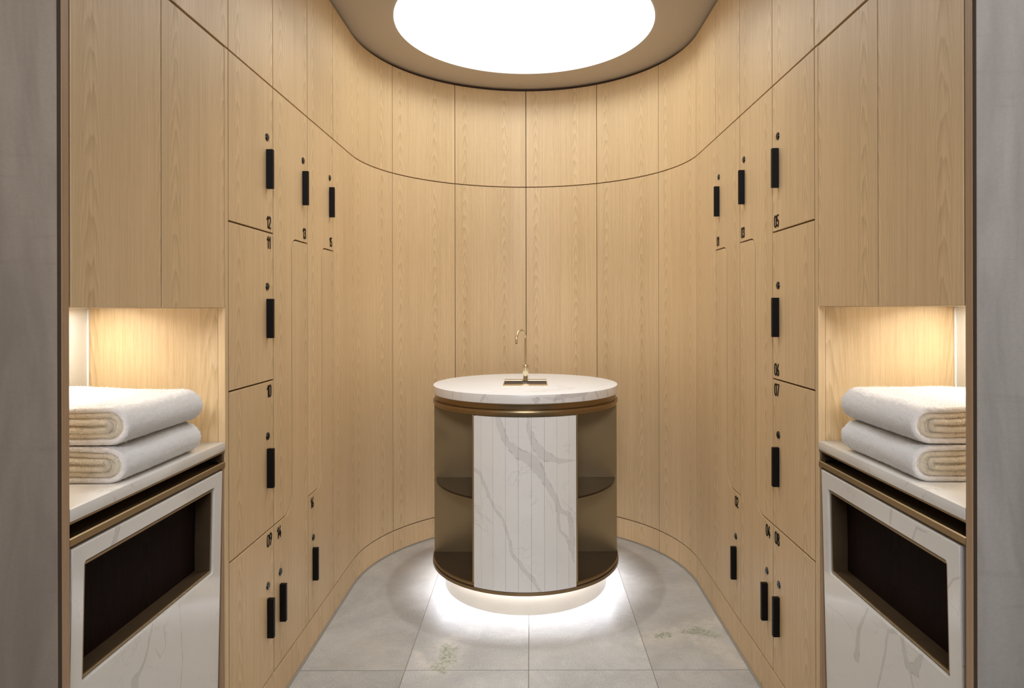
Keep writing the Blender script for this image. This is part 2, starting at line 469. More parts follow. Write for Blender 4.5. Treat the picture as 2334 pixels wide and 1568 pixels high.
# narrow joint strip following the skirting
for nm, a, b in (('trim_1', s_of_y(1.18, -1), s_of_y(1.18, 1)),):
    bm = bmesh.new(); curved_slab(bm, a, b, .0002, .004, o0=-.007, o1=.006, bev=.0005)
    tag(link(bm, nm, M_joint, None, 'keep'), kind='structure')

# ------------------------------------------------------------------ walls: dark backing and oak panels
def backing(name, s0, s1, z0=0.0, z1=2.66):
    bm = bmesh.new(); curved_slab(bm, s0, s1, z0, z1, o0=.0185, o1=.045, bev=.001)
    return tag(link(bm, name, M_gap, None, 'keep', True), kind='structure')
aE = 87.5
sa = [s_of_a(a) for a in (-aE, -60.3, -30.2, 0, 30.2, 60.3, aE)]
wl = backing('wall_left', s_of_y(Y0 - .02, -1), sa[0])
wb = backing('wall_back', sa[0], sa[-1])
wr = backing('wall_right', sa[-1], s_of_y(Y0 - .02, 1))
ZP = 2.612
bl = tag(link((lambda b: (curved_slab(b, s_of_y(Y0 - .02, -1), sa[0], .0045, KICK - .004, o0=.010, o1=.0180, bev=.001), b)[1])(bmesh.new()), 'baseboard_left', M_gap, None, 'keep'), kind='structure')
bb = tag(link((lambda b: (curved_slab(b, sa[0], sa[-1], .0045, KICK - .004, o0=.010, o1=.0180, bev=.001), b)[1])(bmesh.new()), 'baseboard_back', M_gap, None, 'keep'), kind='structure')
br = tag(link((lambda b: (curved_slab(b, sa[-1], s_of_y(Y0 - .02, 1), .0045, KICK - .004, o0=.010, o1=.0180, bev=.001), b)[1])(bmesh.new()), 'baseboard_right', M_gap, None, 'keep'), kind='structure')
for sd, W, B in ((-1, wl, bl), (1, wr, br)):
    ys = [Y0, Y1, Y2, Y3]
    for a, b in zip(ys, ys[1:]):
        s0, s1 = sorted((s_of_y(a, sd), s_of_y(b, sd)))
        wall_piece('wall_panel', M_oak, W, s0 + GAP, s1 - GAP, TOP + GAP, ZP)
    s0, s1 = sorted((s_of_y(Y0, sd), s_of_y(Y3, sd)))
    wall_piece('skirting_board', M_oak, B, s0, s1 - GAP if sd < 0 else s1, .005, KICK - GAP, o0=.0, o1=.0095)
    s0, s1 = (s_of_y(Y3, sd), sa[0]) if sd < 0 else (sa[-1], s_of_y(Y3, sd))
    wall_piece('wall_panel', M_oak, W, s0 + GAP, s1 - GAP * .5, TOP + GAP, ZP)
    wall_piece('wall_panel', M_oak, W, s0 + GAP, s1 - GAP * .5, KICK + GAP, TOP - GAP)
    wall_piece('skirting_board', M_oak, B, s0 + GAP, s1 - GAP * .5, .005, KICK - GAP, o0=.0, o1=.0095)
for a, b in zip(sa, sa[1:]):
    wall_piece('wall_panel', M_oak, wb, a + GAP * .8, b - GAP * .8, TOP + GAP, ZP)
    wall_piece('wall_panel', M_oak, wb, a + GAP * .8, b - GAP * .8, KICK + GAP, TOP - GAP)
    wall_piece('skirting_board', M_oak, bb, a + GAP * .8, b - GAP * .8, .005, KICK - GAP, o0=.0, o1=.0095)

# ------------------------------------------------------------------ ceiling with the round dome
DX, DY, DR = 0.0, 3.02, .600
bm = bmesh.new()
outer = [(-XW - .045, 1.149)]
N = 64
pts = [path(SARC + math.pi * XW * i / N) for i in range(N + 1)]
outer = [(-XW - .04, 1.149)] + [(p[0] + p[2] * .04, p[1] + p[3] * .04) for p in pts] + [(XW + .04, 1.149)]
M2 = 96
inn = [bm.verts.new((DX + DR * math.sin(2 * math.pi * k / M2), DY - DR * math.cos(2 * math.pi * k / M2), ZC)) for k in range(M2)]
out = [bm.verts.new((x, y, ZC)) for x, y in outer]
ed = [bm.edges.new((inn[k], inn[(k + 1) % M2])) for k in range(M2)] + [bm.edges.new((out[k], out[(k + 1) % len(out)])) for k in range(len(out))]
bmesh.ops.triangle_fill(bm, use_beauty=True, use_dissolve=False, edges=ed)
bad = [f for f in bm.faces if (Vector((f.calc_center_median().x - DX, f.calc_center_median().y - DY)).length < DR * .97)]
if bad: bmesh.ops.delete(bm, geom=bad, context='FACES')
r = bmesh.ops.extrude_face_region(bm, geom=list(bm.faces))
for g in r['geom']:
    if isinstance(g, bmesh.types.BMVert): g.co.z += .03
ceil = tag(link(bm, 'ceiling', M_ceil), kind='structure')
dm = empty('dome_light', (DX, DY, ZC), 'large round white glowing dome recessed in the taupe ceiling', 'ceiling light')
lathe_obj('trim_ring', [(.6, ZC + .0), (.6, ZC - .003), (.593, ZC - .003), (.589, ZC + .014), (.589, ZC + .03), (.6, ZC + .03), (.6, ZC)], DX, DY, M_dome, dm)
prof = [(.590, ZC + .03), (.590, 2.80)] + [(.590 - .02 * (1 - math.cos(a)), 2.80 + .02 * math.sin(a)) for a in (R(30), R(60), R(90))]
lathe_obj('dome_wall', prof + [(.60, 2.825), (.60, ZC + .03)], DX, DY, M_dome, dm)
prof = [(.572, 2.826), (.50, 2.838), (.44, 2.87), (.40, 2.915), (.375, 2.96), (.36, 2.995), (0, 2.998), (0, 3.03), (.60, 3.03), (.60, 2.826)]
lathe_obj('dome_top', prof, DX, DY, M_dome, dm)
# small spot fitting on a short stem in the dome
lathe_obj('spot_fitting', [(0, 2.998), (.012, 2.998), (.012, 2.905), (.03, 2.90), (.034, 2.87), (.030, 2.87), (.026, 2.895), (0, 2.895)], 0, 3.14, M_dome, dm, 32)

# ------------------------------------------------------------------ concrete entrance walls, header and oak edge trims
YC = 1.149
for k, (nm, sd) in enumerate((('wall_front_left', -1), ('wall_front_right', 1))):
    bm = bmesh.new(); add_box(bm, sd * XW, sd * 1.7, YC, YC + .002, 0, 3.0, .0006); add_box(bm, sd * (XW + .021), sd * 1.7, YC + .0021, YC + .012, 0, 3.0)
    link(bm, nm, M_conc_warm if sd < 0 else M_conc)
    bpy.context.view_layer.update()
    col.objects[nm]['kind'] = 'structure'
    f = XW + .0015
    o = box('trim_%d' % (2 + k * 3), M_gap, None, sd * (XW + .0012), sd * (XW + .02), YC + .0024, 1.1615, 0, ZC - .002, .0005)
    tag(o, kind='structure')
    o = box('trim_%d' % (3 + k * 3), M_oak_dark, None, sd * XW, sd * (XW + .42), 1.162, YP, 0.0, ZC - .002, .0008)
    tag(o, kind='structure')
    o = box('trim_%d' % (4 + k * 3), M_oak, None, sd * XW, sd * (XW + .02), 1.7835, Y0 - GAP, 0.0, ZC - .002 if 0 else TOP - GAP, .0008)
    tag(o, kind='structure')
box('wall_header', M_conc, None, -1.7, 1.7, YC, YC + .012, ZC + .001 + .0, 3.0, .0015)
col.objects['wall_header']['kind'] = 'structure'
o = box('wall_outer', M_conc, None, -1.7, 1.7, 4.10, 4.14, 0, 3.0); tag(o, kind='structure')
o = box('ceiling_slab', M_conc, None, -1.7, 1.7, YC + .02, 4.09, 3.06, 3.1); tag(o, kind='structure')
for sd, nm in ((-1, 'wall_outer_left'), (1, 'wall_outer_right')):
    o = box(nm, M_conc, None, sd * 1.66, sd * 1.7, YC + .02, 4.09, 0, 3.05); tag(o, kind='structure')

# ------------------------------------------------------------------ numerals
def arc(cx, cy, rx, ry, a0, a1, n=10):
    return [(cx + rx * math.cos(R(a0 + (a1 - a0) * i / n)), cy + ry * math.sin(R(a0 + (a1 - a0) * i / n))) for i in range(n + 1)]
DIG = {
 '0': [arc(.25, .74, .19, .19, 0, 180) + arc(.25, .26, .19, .19, 180, 360) + [(.44, .74)]],
 '1': [[(.06, .70), (.17, .78), (.27, .93), (.27, .07)]],
 '2': [arc(.25, .74, .19, .19, 175, -15) + [(.40, .58), (.07, .07), (.45, .07)]],
 '3': [arc(.24, .74, .18, .19, 170, -70) + [(.22, .53)], [(.22, .53)] + arc(.24, .28, .20, .21, 75, -170)],
 '4': [[(.32, .93), (.05, .30), (.47, .30)], [(.36, .52), (.36, .07)]],
 '5': [[(.42, .93), (.11, .93), (.09, .52)] + arc(.25, .33, .19, .25, 125, -160)],
 '6': [[(.33, .93), (.09, .40)], arc(.25, .27, .19, .20, 0, 360, 16)],
 '7': [[(.06, .93), (.44, .93), (.18, .07)]],
 '8': [arc(.25, .74, .17, .19, 0, 360, 16), arc(.25, .28, .20, .21, 0, 360, 16)],
 '9': [arc(.25, .73, .19, .20, 0, 360, 16), [(.44, .70), (.40, .45), (.18, .07)]],
}
def digit_bm(ch, sd, y_left, z_mid, h, wscale):
    """numeral raised from the wall; reads left to right for a viewer facing it"""
    bm = bmesh.new(); t = .058
    dirn = -sd                                # left wall: reading direction is +y; right wall: -y
    def P(u, v, x): return (sd * (XW - x), y_left + dirn * u * wscale, z_mid + (v - .5) * h)
    for pl in DIG[ch]:
        for (u0, v0), (u1, v1) in zip(pl, pl[1:]):
            du, dv = u1 - u0, v1 - v0; L = math.hypot(du, dv)
            if L < 1e-6: continue
            nx, ny = -dv / L * t, du / L * t
            q = [(u0 + nx, v0 + ny), (u1 + nx, v1 + ny), (u1 - nx, v1 - ny), (u0 - nx, v0 - ny)]
            a = [bm.verts.new(P(u, v, .0016)) for u, v in q]; b = [bm.verts.new(P(u, v, .0)) for u, v in q]
            bm.faces.new(a)
            for k in range(4): bm.faces.new((a[k], a[(k + 1) % 4], b[(k + 1) % 4], b[k]))
        for (u0, v0) in pl:
            a = [bm.verts.new(P(u0 + t * math.cos(k * math.pi / 4), v0 + t * math.sin(k * math.pi / 4), .00155)) for k in range(8)]
            b = [bm.verts.new(P(u0 + t * math.cos(k * math.pi / 4), v0 + t * math.sin(k * math.pi / 4), .0)) for k in range(8)]
            bm.faces.new(a)
            for k in range(8): bm.faces.new((a[k], a[(k + 1) % 8], b[(k + 1) % 8], b[k]))
    return bm

# ------------------------------------------------------------------ lockers
def locker(num, sd, pts, ya, za, ynum, znum, label):
    """pts: door outline (y,z); ya: centre of pull handle; za: its height"""
    ym = sum(p[0] for p in pts) / len(pts); zm = min(p[1] for p in pts)
    t = empty('locker', (sd * XW, ym, zm), label, 'locker', 'numbered oak lockers')
    ylo = min(p[0] for p in pts)
    bm = bmesh.new(); prism_x(bm, pts, sd * XW, sd * (XW + .0175), .0008)
    link(bm, 'door', M_oak, t, lambda co, n: ((co.y - ylo), co.z) if abs(n.x) > .5 else (co.y * .3 + co.x, co.z))
    h = box('handle', M_black, t, sd * (XW - .021), sd * (XW), ya - .007, ya + .007, za - .063, za + .063, .0010)
    bm = bmesh.new()
    for r_, x0, x1 in ((.0125, -.0005, .0025), (.0095, .0025, .0040)):
        ra = [bm.verts.new((sd * (XW - x0), ya + r_ * math.cos(k * math.pi / 12), za + .1025 + r_ * math.sin(k * math.pi / 12))) for k in range(24)]
        rb = [bm.verts.new((sd * (XW - x1), ya + r_ * .93 * math.cos(k * math.pi / 12), za + .1025 + r_ * .93 * math.sin(k * math.pi / 12))) for k in range(24)]
        for k in range(24): bm.faces.new((ra[k], ra[(k + 1) % 24], rb[(k + 1) % 24], rb[k]))
        bm.faces.new(rb)
    lk = link(bm, 'lock', M_lock, t, None, True)
    bm = bmesh.new(); add_box(bm, sd * (XW - .0046), sd * (XW - .0038), ya - .0009, ya + .0009, za + .1025 - .005, za + .1025 + .005)
    lk2 = link(bm, 'keyhole', M_lockslot, t)
    lk2.parent = lk
    wsc = .047
    dirn = -sd
    w_each = {'1': .36}
    us = [0]; 
    wd = [(.40 if c == '1' else .52) * wsc * .80 for c in num]
    y = ynum - dirn * sum(wd) / 2
    for c, wv in zip(num, wd):
        link(digit_bm(c, sd, y, znum, .0415, wsc * .80), 'digit', M_black, t)
        y += dirn * wv
def rect(y0, y1, z0, z1): return [(y0 + GAP, z0 + GAP), (y1 - GAP, z0 + GAP), (y1 - GAP, z1 - GAP), (y0 + GAP, z1 - GAP)]
def arcp(cy, cz, r, a0, a1, n=8): return [(cy + r * math.cos(R(a0 + (a1 - a0) * i / n)), cz + r * math.sin(R(a0 + (a1 - a0) * i / n))) for i in range(n + 1)]
def L_upper(y0, y1):
    g = GAP; ym = y0 + .163; rt, rb = .042, .068
    p = [(y0 + g, TOP - g), (y0 + g, S3 + g)]
    p += arcp(ym - g - rb, S3 + g + rb, rb, -90, 0)
    p += arcp(ym - g + rt + g, S1 + g - rt - g, rt + g, 180, 90) 
    p += [(y1 - g, S1 + g), (y1 - g, TOP - g)]
    return p
def L_lower(y0, y1):
    g = GAP; ym = y0 + .163; rt, rb = .042, .068
    p = [(y1 - g, KICK + g), (y1 - g, S1 - g)]
    p += arcp(ym + g + rt - g, S1 - g - rt + g, rt - g, 90, 180)
    p += arcp(ym + g - rb - g, S3 - g + rb + g, rb + g, 0, -90)
    p += [(y0 + g, S3 - g), (y0 + g, KICK + g)]
    return p
HB = .2015
far = .0495
for sd, n4, u2, l2, side in ((-1, ('12', '11', '10', '09'), ('13', '15'), ('14', '16'), 'left'), (1, ('05', '06', '07', '08'), ('03', '01'), ('04', '02'), 'right')):
    zs = [TOP, S1, S2, S3, KICK]
    wd = ('topmost', 'second from the top', 'third from the top', 'lowest')
    for k, num in enumerate(n4):
        zt, zb = zs[k], zs[k + 1]
        zn = zb + .0325 if (k == 0 or num == '06') else zt - .033
        locker(num, sd, rect(Y0, Y1, zb, zt), Y1 - far, zb + HB, Y1 - .0375, zn,
               'rectangular oak locker numbered %s, %s in its column, %s wall' % (num, wd[k], side))
    for c, (a, b) in enumerate(((Y1, Y2), (Y2, Y3))):
        locker(u2[c], sd, L_upper(a, b), b - far, S1 + HB, b - .0375, S1 + .0345,
               'oak locker numbered %s with a high handle, %s, %s wall' % (u2[c], ('beside the square doors', 'beside the curved wall panels')[c], side))
        locker(l2[c], sd, L_lower(a, b), a + far + .004, KICK + HB + .003, a + .0425, S3 - .036,
               'oak locker numbered %s with a low handle, %s, %s wall' % (l2[c], ('beside the square doors', 'beside the curved panels')[c], side))

# ------------------------------------------------------------------ niches with counters and cabinets
veinsL = [[(1.449, .602, .003), (1.433, .564, .004), (1.422, .536, .005), (1.399, .517, .007), (1.385, .512, .015), (1.391, .47, .008)],
          [(1.461, .542, .001), (1.481, .51, .0015), (1.502, .521, .0015), (1.498, .573, .001)],
          [(1.323, .875, .007), (1.31, .842, .006), (1.294, .825, .005)],
          [(1.19, .60, .005), (1.205, .50, .02), (1.20, .44, .012)], [(1.56, .60, .001), (1.58, .45, .0015), (1.56, .30, .003)]]
veinsR = [[(1.534, .594, .003), (1.582, .52, .007), (1.595, .444, .013)], [(1.415, .598, .006), (1.45, .583, .004), (1.467, .514, .004), (1.50, .425, .003), (1.51, .33, .002)],
          [(1.395, .597, .006), (1.376, .546, .009), (1.348, .551, .013), (1.321, .605, .005)], [(1.756, .504, .001), (1.661, .514, .001), (1.614, .504, .0015)],
          [(1.424, .866, .004), (1.429, .833, .004)], [(1.299, .858, .002), (1.329, .856, .003), (1.347, .828, .003)],
          [(1.19, .813, .002), (1.22, .796, .002), (1.235, .772, .002)], [(1.40, .60, .001), (1.35, .5, .004), (1.30, .40, .006)]]
M_mL = marble_mat('white_marble_left', veinsL, (.79, .765, .72), (.50, .48, .445), .10, .6, warp=.010)
M_mR = marble_mat('white_marble_right', veinsR, (.79, .765, .72), (.50, .48, .445), .10, .6, warp=.010)
M_mT = marble_mat('white_marble_counter', [], (.80, .775, .73), (.50, .47, .43), .16, 1.3, 1.6)
M_mB = marble_mat('white_marble_back', [], (.82, .80, .76), (.55, .53, .50), .12, .9, 1.3)
CT, CB = .943, .9195
XB = 1.200
for sd, side, MM, (oy0, oy1, oz0, oz1) in ((-1, 'left', M_mL, (1.221, 1.7245, .605, .8325)), (1, 'right', M_mR, (1.2365, 1.731, .599, .8235))):
    X = lambda d: sd * (XW + d)
    # upper cabinet
    t = empty('wall_cabinet', (X(0), 1.48, ZN), 'oak wall cabinet with two tall doors above the %s-hand towel niche' % side, 'cabinet', 'oak wall cabinets above the niches')
    box('body', M_gap, t, X(.0205), X(.40), YP + .001, 1.782, ZN + .012, ZC - .01, 0)
    box('bottom_panel', M_oak_niche, t, X(.0185), X(.280), YP + .001, 1.782, ZN, ZN + .0115, .0005)
    box('bottom_panel', M_oak_niche, t, X(.340), X(.40), YP + .001, 1.782, ZN, ZN + .0115, .0005)
    for y0, y1 in ((YP + .0040, 1.4755), (1.4790, 1.7810)):
        box('door', M_oak, t, X(0), X(.018), y0, y1, ZN, TOP - GAP * 1.6, .0012, lambda co, n, y0=y0: (co.y - y0, co.z))
    box('led_strip', M_ledw, t, sd * 1.11, sd * 1.15, YP + .03, 1.74, ZN + .0085, ZN + .0115, 0)
    # panels over the cabinet
    W = wl if sd < 0 else wr
    for y0, y1 in ((YP, 1.4775), (1.4775, Y0)):
        box('wall_panel', M_oak, W, X(0), X(.018), y0 + GAP, y1 - GAP, TOP + GAP, ZP, .0008, lambda co, n, y0=y0: (co.y - y0, co.z))
    # niche lining
    t = empty('towel_niche', (X(.2), 1.48, CT), 'brightly lit open niche lined with oak and white marble holding towels, %s-hand side' % side, 'niche', 'lit towel niches')
    box('end_panel', M_oak_niche, t, X(.0205), sd * XB, 1.7835, 1.7995, CT - .001, ZN - .0005, 0, lambda co, n: (abs(co.x) * 1.0 - .79, co.z))
    box('back_panel', M_mB, t, sd * XB, sd * (XB + .018), YP + .001, 1.7835, CT, ZN - .0005, 0, lambda co, n: (co.y, co.z))
    box('corner_bead', M_mB, t, sd * (XB - .006), sd * (XB - .0002), 1.7775, 1.7833, CT + .0003, ZN - .001, .001)
    # countertop
    bm = bmesh.new(); add_box(bm, X(-.0005), sd * XB, YP + .001, 1.7825, CB, CT, .0012, 2)
    o = link(bm, 'countertop', M_mT, None, lambda co, n: (abs(co.x), co.y) if abs(n.z) > .5 else (co.y, co.z + .4), True)
    tag(o, 'thin white marble countertop under the folded towels, %s-hand niche' % side, 'countertop', 'marble niche countertops')
    # lower cabinet
    t = empty('towel_cabinet', (X(0), 1.48, 0), 'low white marble cabinet with a dark towel slot framed in bronze, under the %s-hand niche' % side, 'cabinet', 'marble towel return cabinets')
    box('counter_edge_strip', M_bronze, t, X(.0025), X(.05), YP + .0012, 1.7825, .9135, CB - .0003, .0008)
    box('slot_back', M_dark, t, X(.06), X(.075), YP + .0012, 1.7825, .880, .9130, 0)
    box('slot_end', M_bronze_d, t, X(.004), X(.0595), 1.772, 1.7825, .890, .9130, 0)
    bm = bmesh.new()
    prf = [(0.0005, .874), (0.0005, .8865), (.003, .8885), (.0055, .8885), (.008, .884), (.0595, .884), (.0595, .874)]
    a = [bm.verts.new((X(d), YP + .0012, z)) for d, z in prf]; b = [bm.verts.new((X(d), 1.7825, z)) for d, z in prf]
    for k in range(len(prf)): bm.faces.new((a[k], a[(k + 1) % len(prf)], b[(k + 1) % len(prf)], b[k]))
    bm.faces.new(a); bm.faces.new(b)
    link(bm, 'slot_ledge', M_bronze, t)
    box('carcass', M_dark, t, X(.0605), X(.36), YP + .0012, 1.7825, .10, .8735, 0)
    box('side_reveal', M_oak_dark, t, X(.004), X(.06), 1.774, 1.7825, .0, .8735, 0)
    yn = 1.1865 if sd < 0 else 1.1985
    yf = 1.7665
    # marble front with rounded opening
    def tilt(co):
        co.x += sd * max(0, (.867 - co.z)) * .022
    bm = bmesh.new()
    yo = [(yn, .02), (yf, .02), (yf, .867), (yn, .867)]
    rr = .007
    yi = arcp(oy1 - rr, oz0 + rr, rr, -90, 0, 5) + arcp(oy1 - rr, oz1 - rr, rr, 0, 90, 5) + arcp(oy0 + rr, oz1 - rr, rr, 90, 180, 5) + arcp(oy0 + rr, oz0 + rr, rr, 180, 270, 5)
    vo = [bm.verts.new((X(0), y, z)) for y, z in yo]; vi = [bm.verts.new((X(0), y, z)) for y, z in yi]
    es = [bm.edges.new((q[k], q[(k + 1) % len(q)])) for q in (vo, vi) for k in range(len(q))]
    bmesh.ops.triangle_fill(bm, use_beauty=True, edges=es)
    bad = [f for f in bm.faces if oy0 + .004 < f.calc_center_median().y < oy1 - .004 and oz0 + .004 < f.calc_center_median().z < oz1 - .004]
    if bad: bmesh.ops.delete(bm, geom=bad, context='FACES')
    fr = list(bm.faces)
    ex = bmesh.ops.extrude_face_region(bm, geom=fr)
    for g in ex['geom']:
        if isinstance(g, bmesh.types.BMVert): g.co.x = X(.018)
    be = [e for e in bm.edges if all(abs(v.co.x - X(0)) < 1e-6 for v in e.verts) and any(abs(f.normal.x) < .5 or abs(f.calc_center_median().x - X(0)) > 1e-5 for f in e.link_faces)]
    bmesh.ops.bevel(bm, geom=be, offset=.0016, segments=2, affect='EDGES')
    for v in bm.verts: tilt(v.co)
    link(bm, 'front_panel', MM, t, lambda co, n: (co.y, co.z) if abs(n.x) > .5 else (co.y, co.z + co.x * .2), False)
    # bronze frame, stepped
    def ring(bm, a, b_, d0, d1):
        """rectangular frame between inset a and inset b_, from depth d0 to d1"""
        def rc(i): return [(oy0 + i, oz0 + i), (oy1 - i, oz0 + i), (oy1 - i, oz1 - i), (oy0 + i, oz1 - i)]
        V = [[bm.verts.new((X(d), y, z)) for y, z in rc(i)] for i, d in ((a, d0), (b_, d0), (b_, d1), (a, d1))]
        for q in range(4):
            A, B_ = V[q], V[(q + 1) % 4]
            for k in range(4): bm.faces.new((A[k], A[(k + 1) % 4], B_[(k + 1) % 4], B_[k]))
    bm = bmesh.new(); ring(bm, .0008, .0035, .012, .030); ring(bm, .0035, .0085, .005, .038)
    for v in bm.verts: tilt(v.co)
    link(bm, 'slot_frame', M_bronze, t)
    bm = bmesh.new(); ring(bm, .0085, .0095, .007, .046)
    for v in bm.verts: tilt(v.co)
    link(bm, 'slot_lining', M_bronze_d, t)
    box('flap', M_darkwood, t, X(.050), X(.056), oy0 - .005, oy1 + .005, oz0 - .005, oz1 + .005, 0, lambda co, n: (co.y, co.z))

# ------------------------------------------------------------------ round counter
BY = 3.14
def ang(r, a): return (r * math.sin(R(a)), BY - r * math.cos(R(a)))
t = empty('round_counter', (0, BY, 0), 'round pedestal counter with white marble top, marble slatted front and bronze side shelves', 'counter')
lathe_obj('plinth', [(0, 0), (.388, 0), (.388, .1244), (0, .1244)], 0, BY, M_plinth, t, 128, lambda co, n: (math.atan2(co.x, BY - co.y) * .388, co.z) if abs(n.z) < .5 else (co.x, co.y))
led = lathe_obj('led_strip', [(.398, .1228), (.412, .1228), (.412, .1245), (.398, .1245), (.398, .1228)], 0, BY, [M_bronze_d, M_led], t, 96)
for p_ in led.data.polygons:
    if p_.normal.z < -.9: p_.material_index = 1
plate = lathe_obj('base_plate', [(0, .1248), (.428, .1248), (.430, .1064), (.443, .1057), (.447, .1075), (.447, .1212), (.440, .1228), (.440, .1255), (.4435, .1275), (.4445, .131), (.4445, .1365), (.4425, .1395), (.438, .140), (0, .140)], 0, BY, [M_bronze_h, M_shelf], t, 160)
for p_ in plate.data.polygons:
    if p_.normal.z > .9 and p_.center.z > .13: p_.material_index = 1  # top face takes the painted dark reflection
yb = 3.10
a0 = math.degrees(math.acos((BY - yb) / .440))
pts = [ang(.440, a) for a in np.linspace(a0, 360 - a0, 90)]
bm = bmesh.new(); prism_z(bm, pts, .1405, .8555)
link(bm, 'back_shell', M_bronze, t, None, True)
for sd in (-1, 1):
    # shelf: part of the disc in front of the back shell, outside the marble front
    xd = .2265
    a_in = math.degrees(math.asin(xd / .430)); a_out = math.degrees(math.acos((BY - yb + .0005) / .430))
    p = [ang(.430, sd * a) for a in np.linspace(a_in, a_out, 26)] + [(sd * xd, yb - .0005)]
    bm = bmesh.new(); prism_z(bm, p, .491, .499, .0012)
    link(bm, 'shelf', M_shelf, t)
    bm = bmesh.new(); add_box(bm, sd * .2185, sd * .2255, BY - math.sqrt(.4445 ** 2 - .222 ** 2), yb - .0005, .1405, .8555, .0006)
    link(bm, 'divider', M_bronze, t)
p = [ang(.4235, a) for a in np.linspace(-28.5, 28.5, 24)] + [ang(.415, a) for a in np.linspace(28.5, -28.5, 24)]
p = [(max(-.218, min(.218, x)), y) for x, y in p]
bm = bmesh.new(); prism_z(bm, p, .1405, .8555); link(bm, 'front_backing', M_bronze_d, t)
V3 = lambda l, rs: [(x, y, r_) for (x, y), r_ in zip(l, rs)]
k_ = .0009
ch = [V3([(-.115, .87), (-.115, .846), (-.08, .753), (-.026, .704), (.034, .669), (.078, .601), (.132, .502), (.142, .463), (.192, .434), (.206, .375), (.206, .301), (.214, .227)], [.013, .013, .014, .021, .028, .014, .012, .011, .010, .013, .011, .004]),
      V3([(.142, .463), (.142, .424), (.147, .375), (.182, .34), (.197, .286)], [.008, .006, .006, .006, .009]),
      V3([(.014, .86), (.014, .836), (.019, .797), (.043, .738), (.078, .694), (.142, .667), (.222, .663)], [.004, .006, .009, .016, .024, .011, .003]),
      V3([(-.23, .63), (-.213, .62), (-.194, .605), (-.164, .542), (-.134, .478), (-.095, .429), (-.07, .36), (-.055, .281), (-.026, .252), (-.006, .217), (.024, .183), (.068, .124)], [.006, .007, .008, .007, .006, .006, .006, .007, .008, .007, .010, .004]),
      V3([(.07, .70), (.10, .705), (.15, .675)], [.0008, .0010, .0008]), V3([(.09, .52), (.11, .48), (.12, .45)], [.0008, .001, .0008]), V3([(.16, .50), (.19, .47), (.215, .44)], [.0008, .001, .0008])]
M_mS = marble_mat('white_marble_slats', ch, (.88, .865, .83), (.60, .58, .56), .24, 1.0, 1.0, .018)
bnd = [-29.3, -24.5, -17.5, -10.5, -3.5, 3.5, 10.5, 17.5, 24.5, 29.3]
for a, b in zip(bnd, bnd[1:]):
    g = .035
    ro, ri = .4475, .4245
    c = .10
    pl = [ang(ri, a + g), ang(ro - .0009, a + g), ang(ro / math.cos(R((b - a) / 2 - c - g)) * math.cos(R((b - a) / 2 - g)) if 0 else ro, a + g + c), ang(ro, b - g - c), ang(ro - .0009, b - g), ang(ri, b - g)]
    bm = bmesh.new(); prism_z(bm, pl, .1235, .8535)
    link(bm, 'marble_slat', M_mS, t, lambda co, n: (math.atan2(co.x, BY - co.y) * .444, co.z))
lathe_obj('flange', [(0, .8565), (.4395, .8565), (.4395, .8660), (.4435, .8664), (.4450, .8680), (.4450, .8780), (.4435, .8802), (.440, .8808), (.4275, .8808), (.425, .883), (.425, .9035), (.4275, .9045), (.440, .9045), (.441, .9088), (0, .9088)], 0, BY, M_bronze_h, t, 160)
vt = [[(.02, 2.80, .02), (.10, 2.84, .035), (.19, 2.92, .03), (.16, 3.02, .012)], [(.30, 2.95, .006), (.38, 3.05, .01)], [(-.16, 2.74, .003), (-.10, 2.86, .004), (-.06, 2.95, .002)]]
M_mTop = marble_mat('white_marble_top', vt, (.80, .805, .81), (.64, .635, .63), .30, .7, 1.0, .05)
ve = [[(-.36, .90, .002), (-.345, .96, .003)], [(-.30, .90, .0015), (-.30, .96, .0015)], [(-.20, .90, .002), (-.18, .935, .007), (-.17, .95, .003)], [(.03, .935, .002), (.05, .925, .012), (.05, .91, .004)],
      [(.13, .92, .006), (.14, .95, .003)], [(.14, .935, .008), (.28, .945, .012)], [(.17, .93, .006), (.16, .90, .006)], [(.27, .94, .006), (.27, .90, .004)], [(.34, .95, .006), (.36, .92, .006), (.37, .90, .003)], [(.43, .95, .002), (.44, .92, .006)]]
M_mEdge = marble_mat('white_marble_edge', ve, (.79, .77, .74), (.50, .47, .45), .28, 1.1, 1.0, .014)
top = lathe_obj('countertop', [(0, .909), (.4415, .909), (.4440, .911), (.4440, .9455), (.4432, .9474), (.4415, .948), (0, .948)], 0, BY, [M_mEdge, M_mTop], t, 192,
                lambda co, n: (math.atan2(co.x, BY - co.y) * .444, co.z) if abs(n.z) < .7 else (co.x, co.y))
for p_ in top.data.polygons:
    if p_.normal.z > .9: p_.material_index = 1

# drip tray, let into the counter
ty0, ty1, tw = 2.992, 3.284, .1055
tz = .9482
t = empty('drip_tray', (0, (ty0 + ty1) / 2, tz), 'rectangular brass drip tray with dark grate set in the round marble top', 'drain tray')
box('front_rim', M_brass, t, -tw, tw, ty0, 3.066, tz, tz + .0022, .0006)
box('back_rim', M_brass, t, -tw, tw, 3.222, ty1, tz, tz + .0022, .0006)
for sd in (-1, 1): box('side_rim', M_brass, t, sd * (tw - .003), sd * tw, 3.0662, 3.2218, tz, tz + .0022, .0004)
box('tray_floor', M_dark, t, -tw + .0032, tw - .0032, 3.0662, 3.2218, tz, tz + .0003, 0)
bm = bmesh.new()
for k in range(30):
    x = -tw + .006 + (2 * tw - .012) * k / 29
    add_box(bm, x - .0021, x + .0021, 3.0665, 3.2215, tz + .0004, tz + .0016)
for k in range(4):
    y = 3.085 + .04 * k
    add_box(bm, -tw + .0035, tw - .0035, y - .002, y + .002, tz + .0004, tz + .0013)
tag(link(bm, 'grate', M_grate, t), kind='stuff')

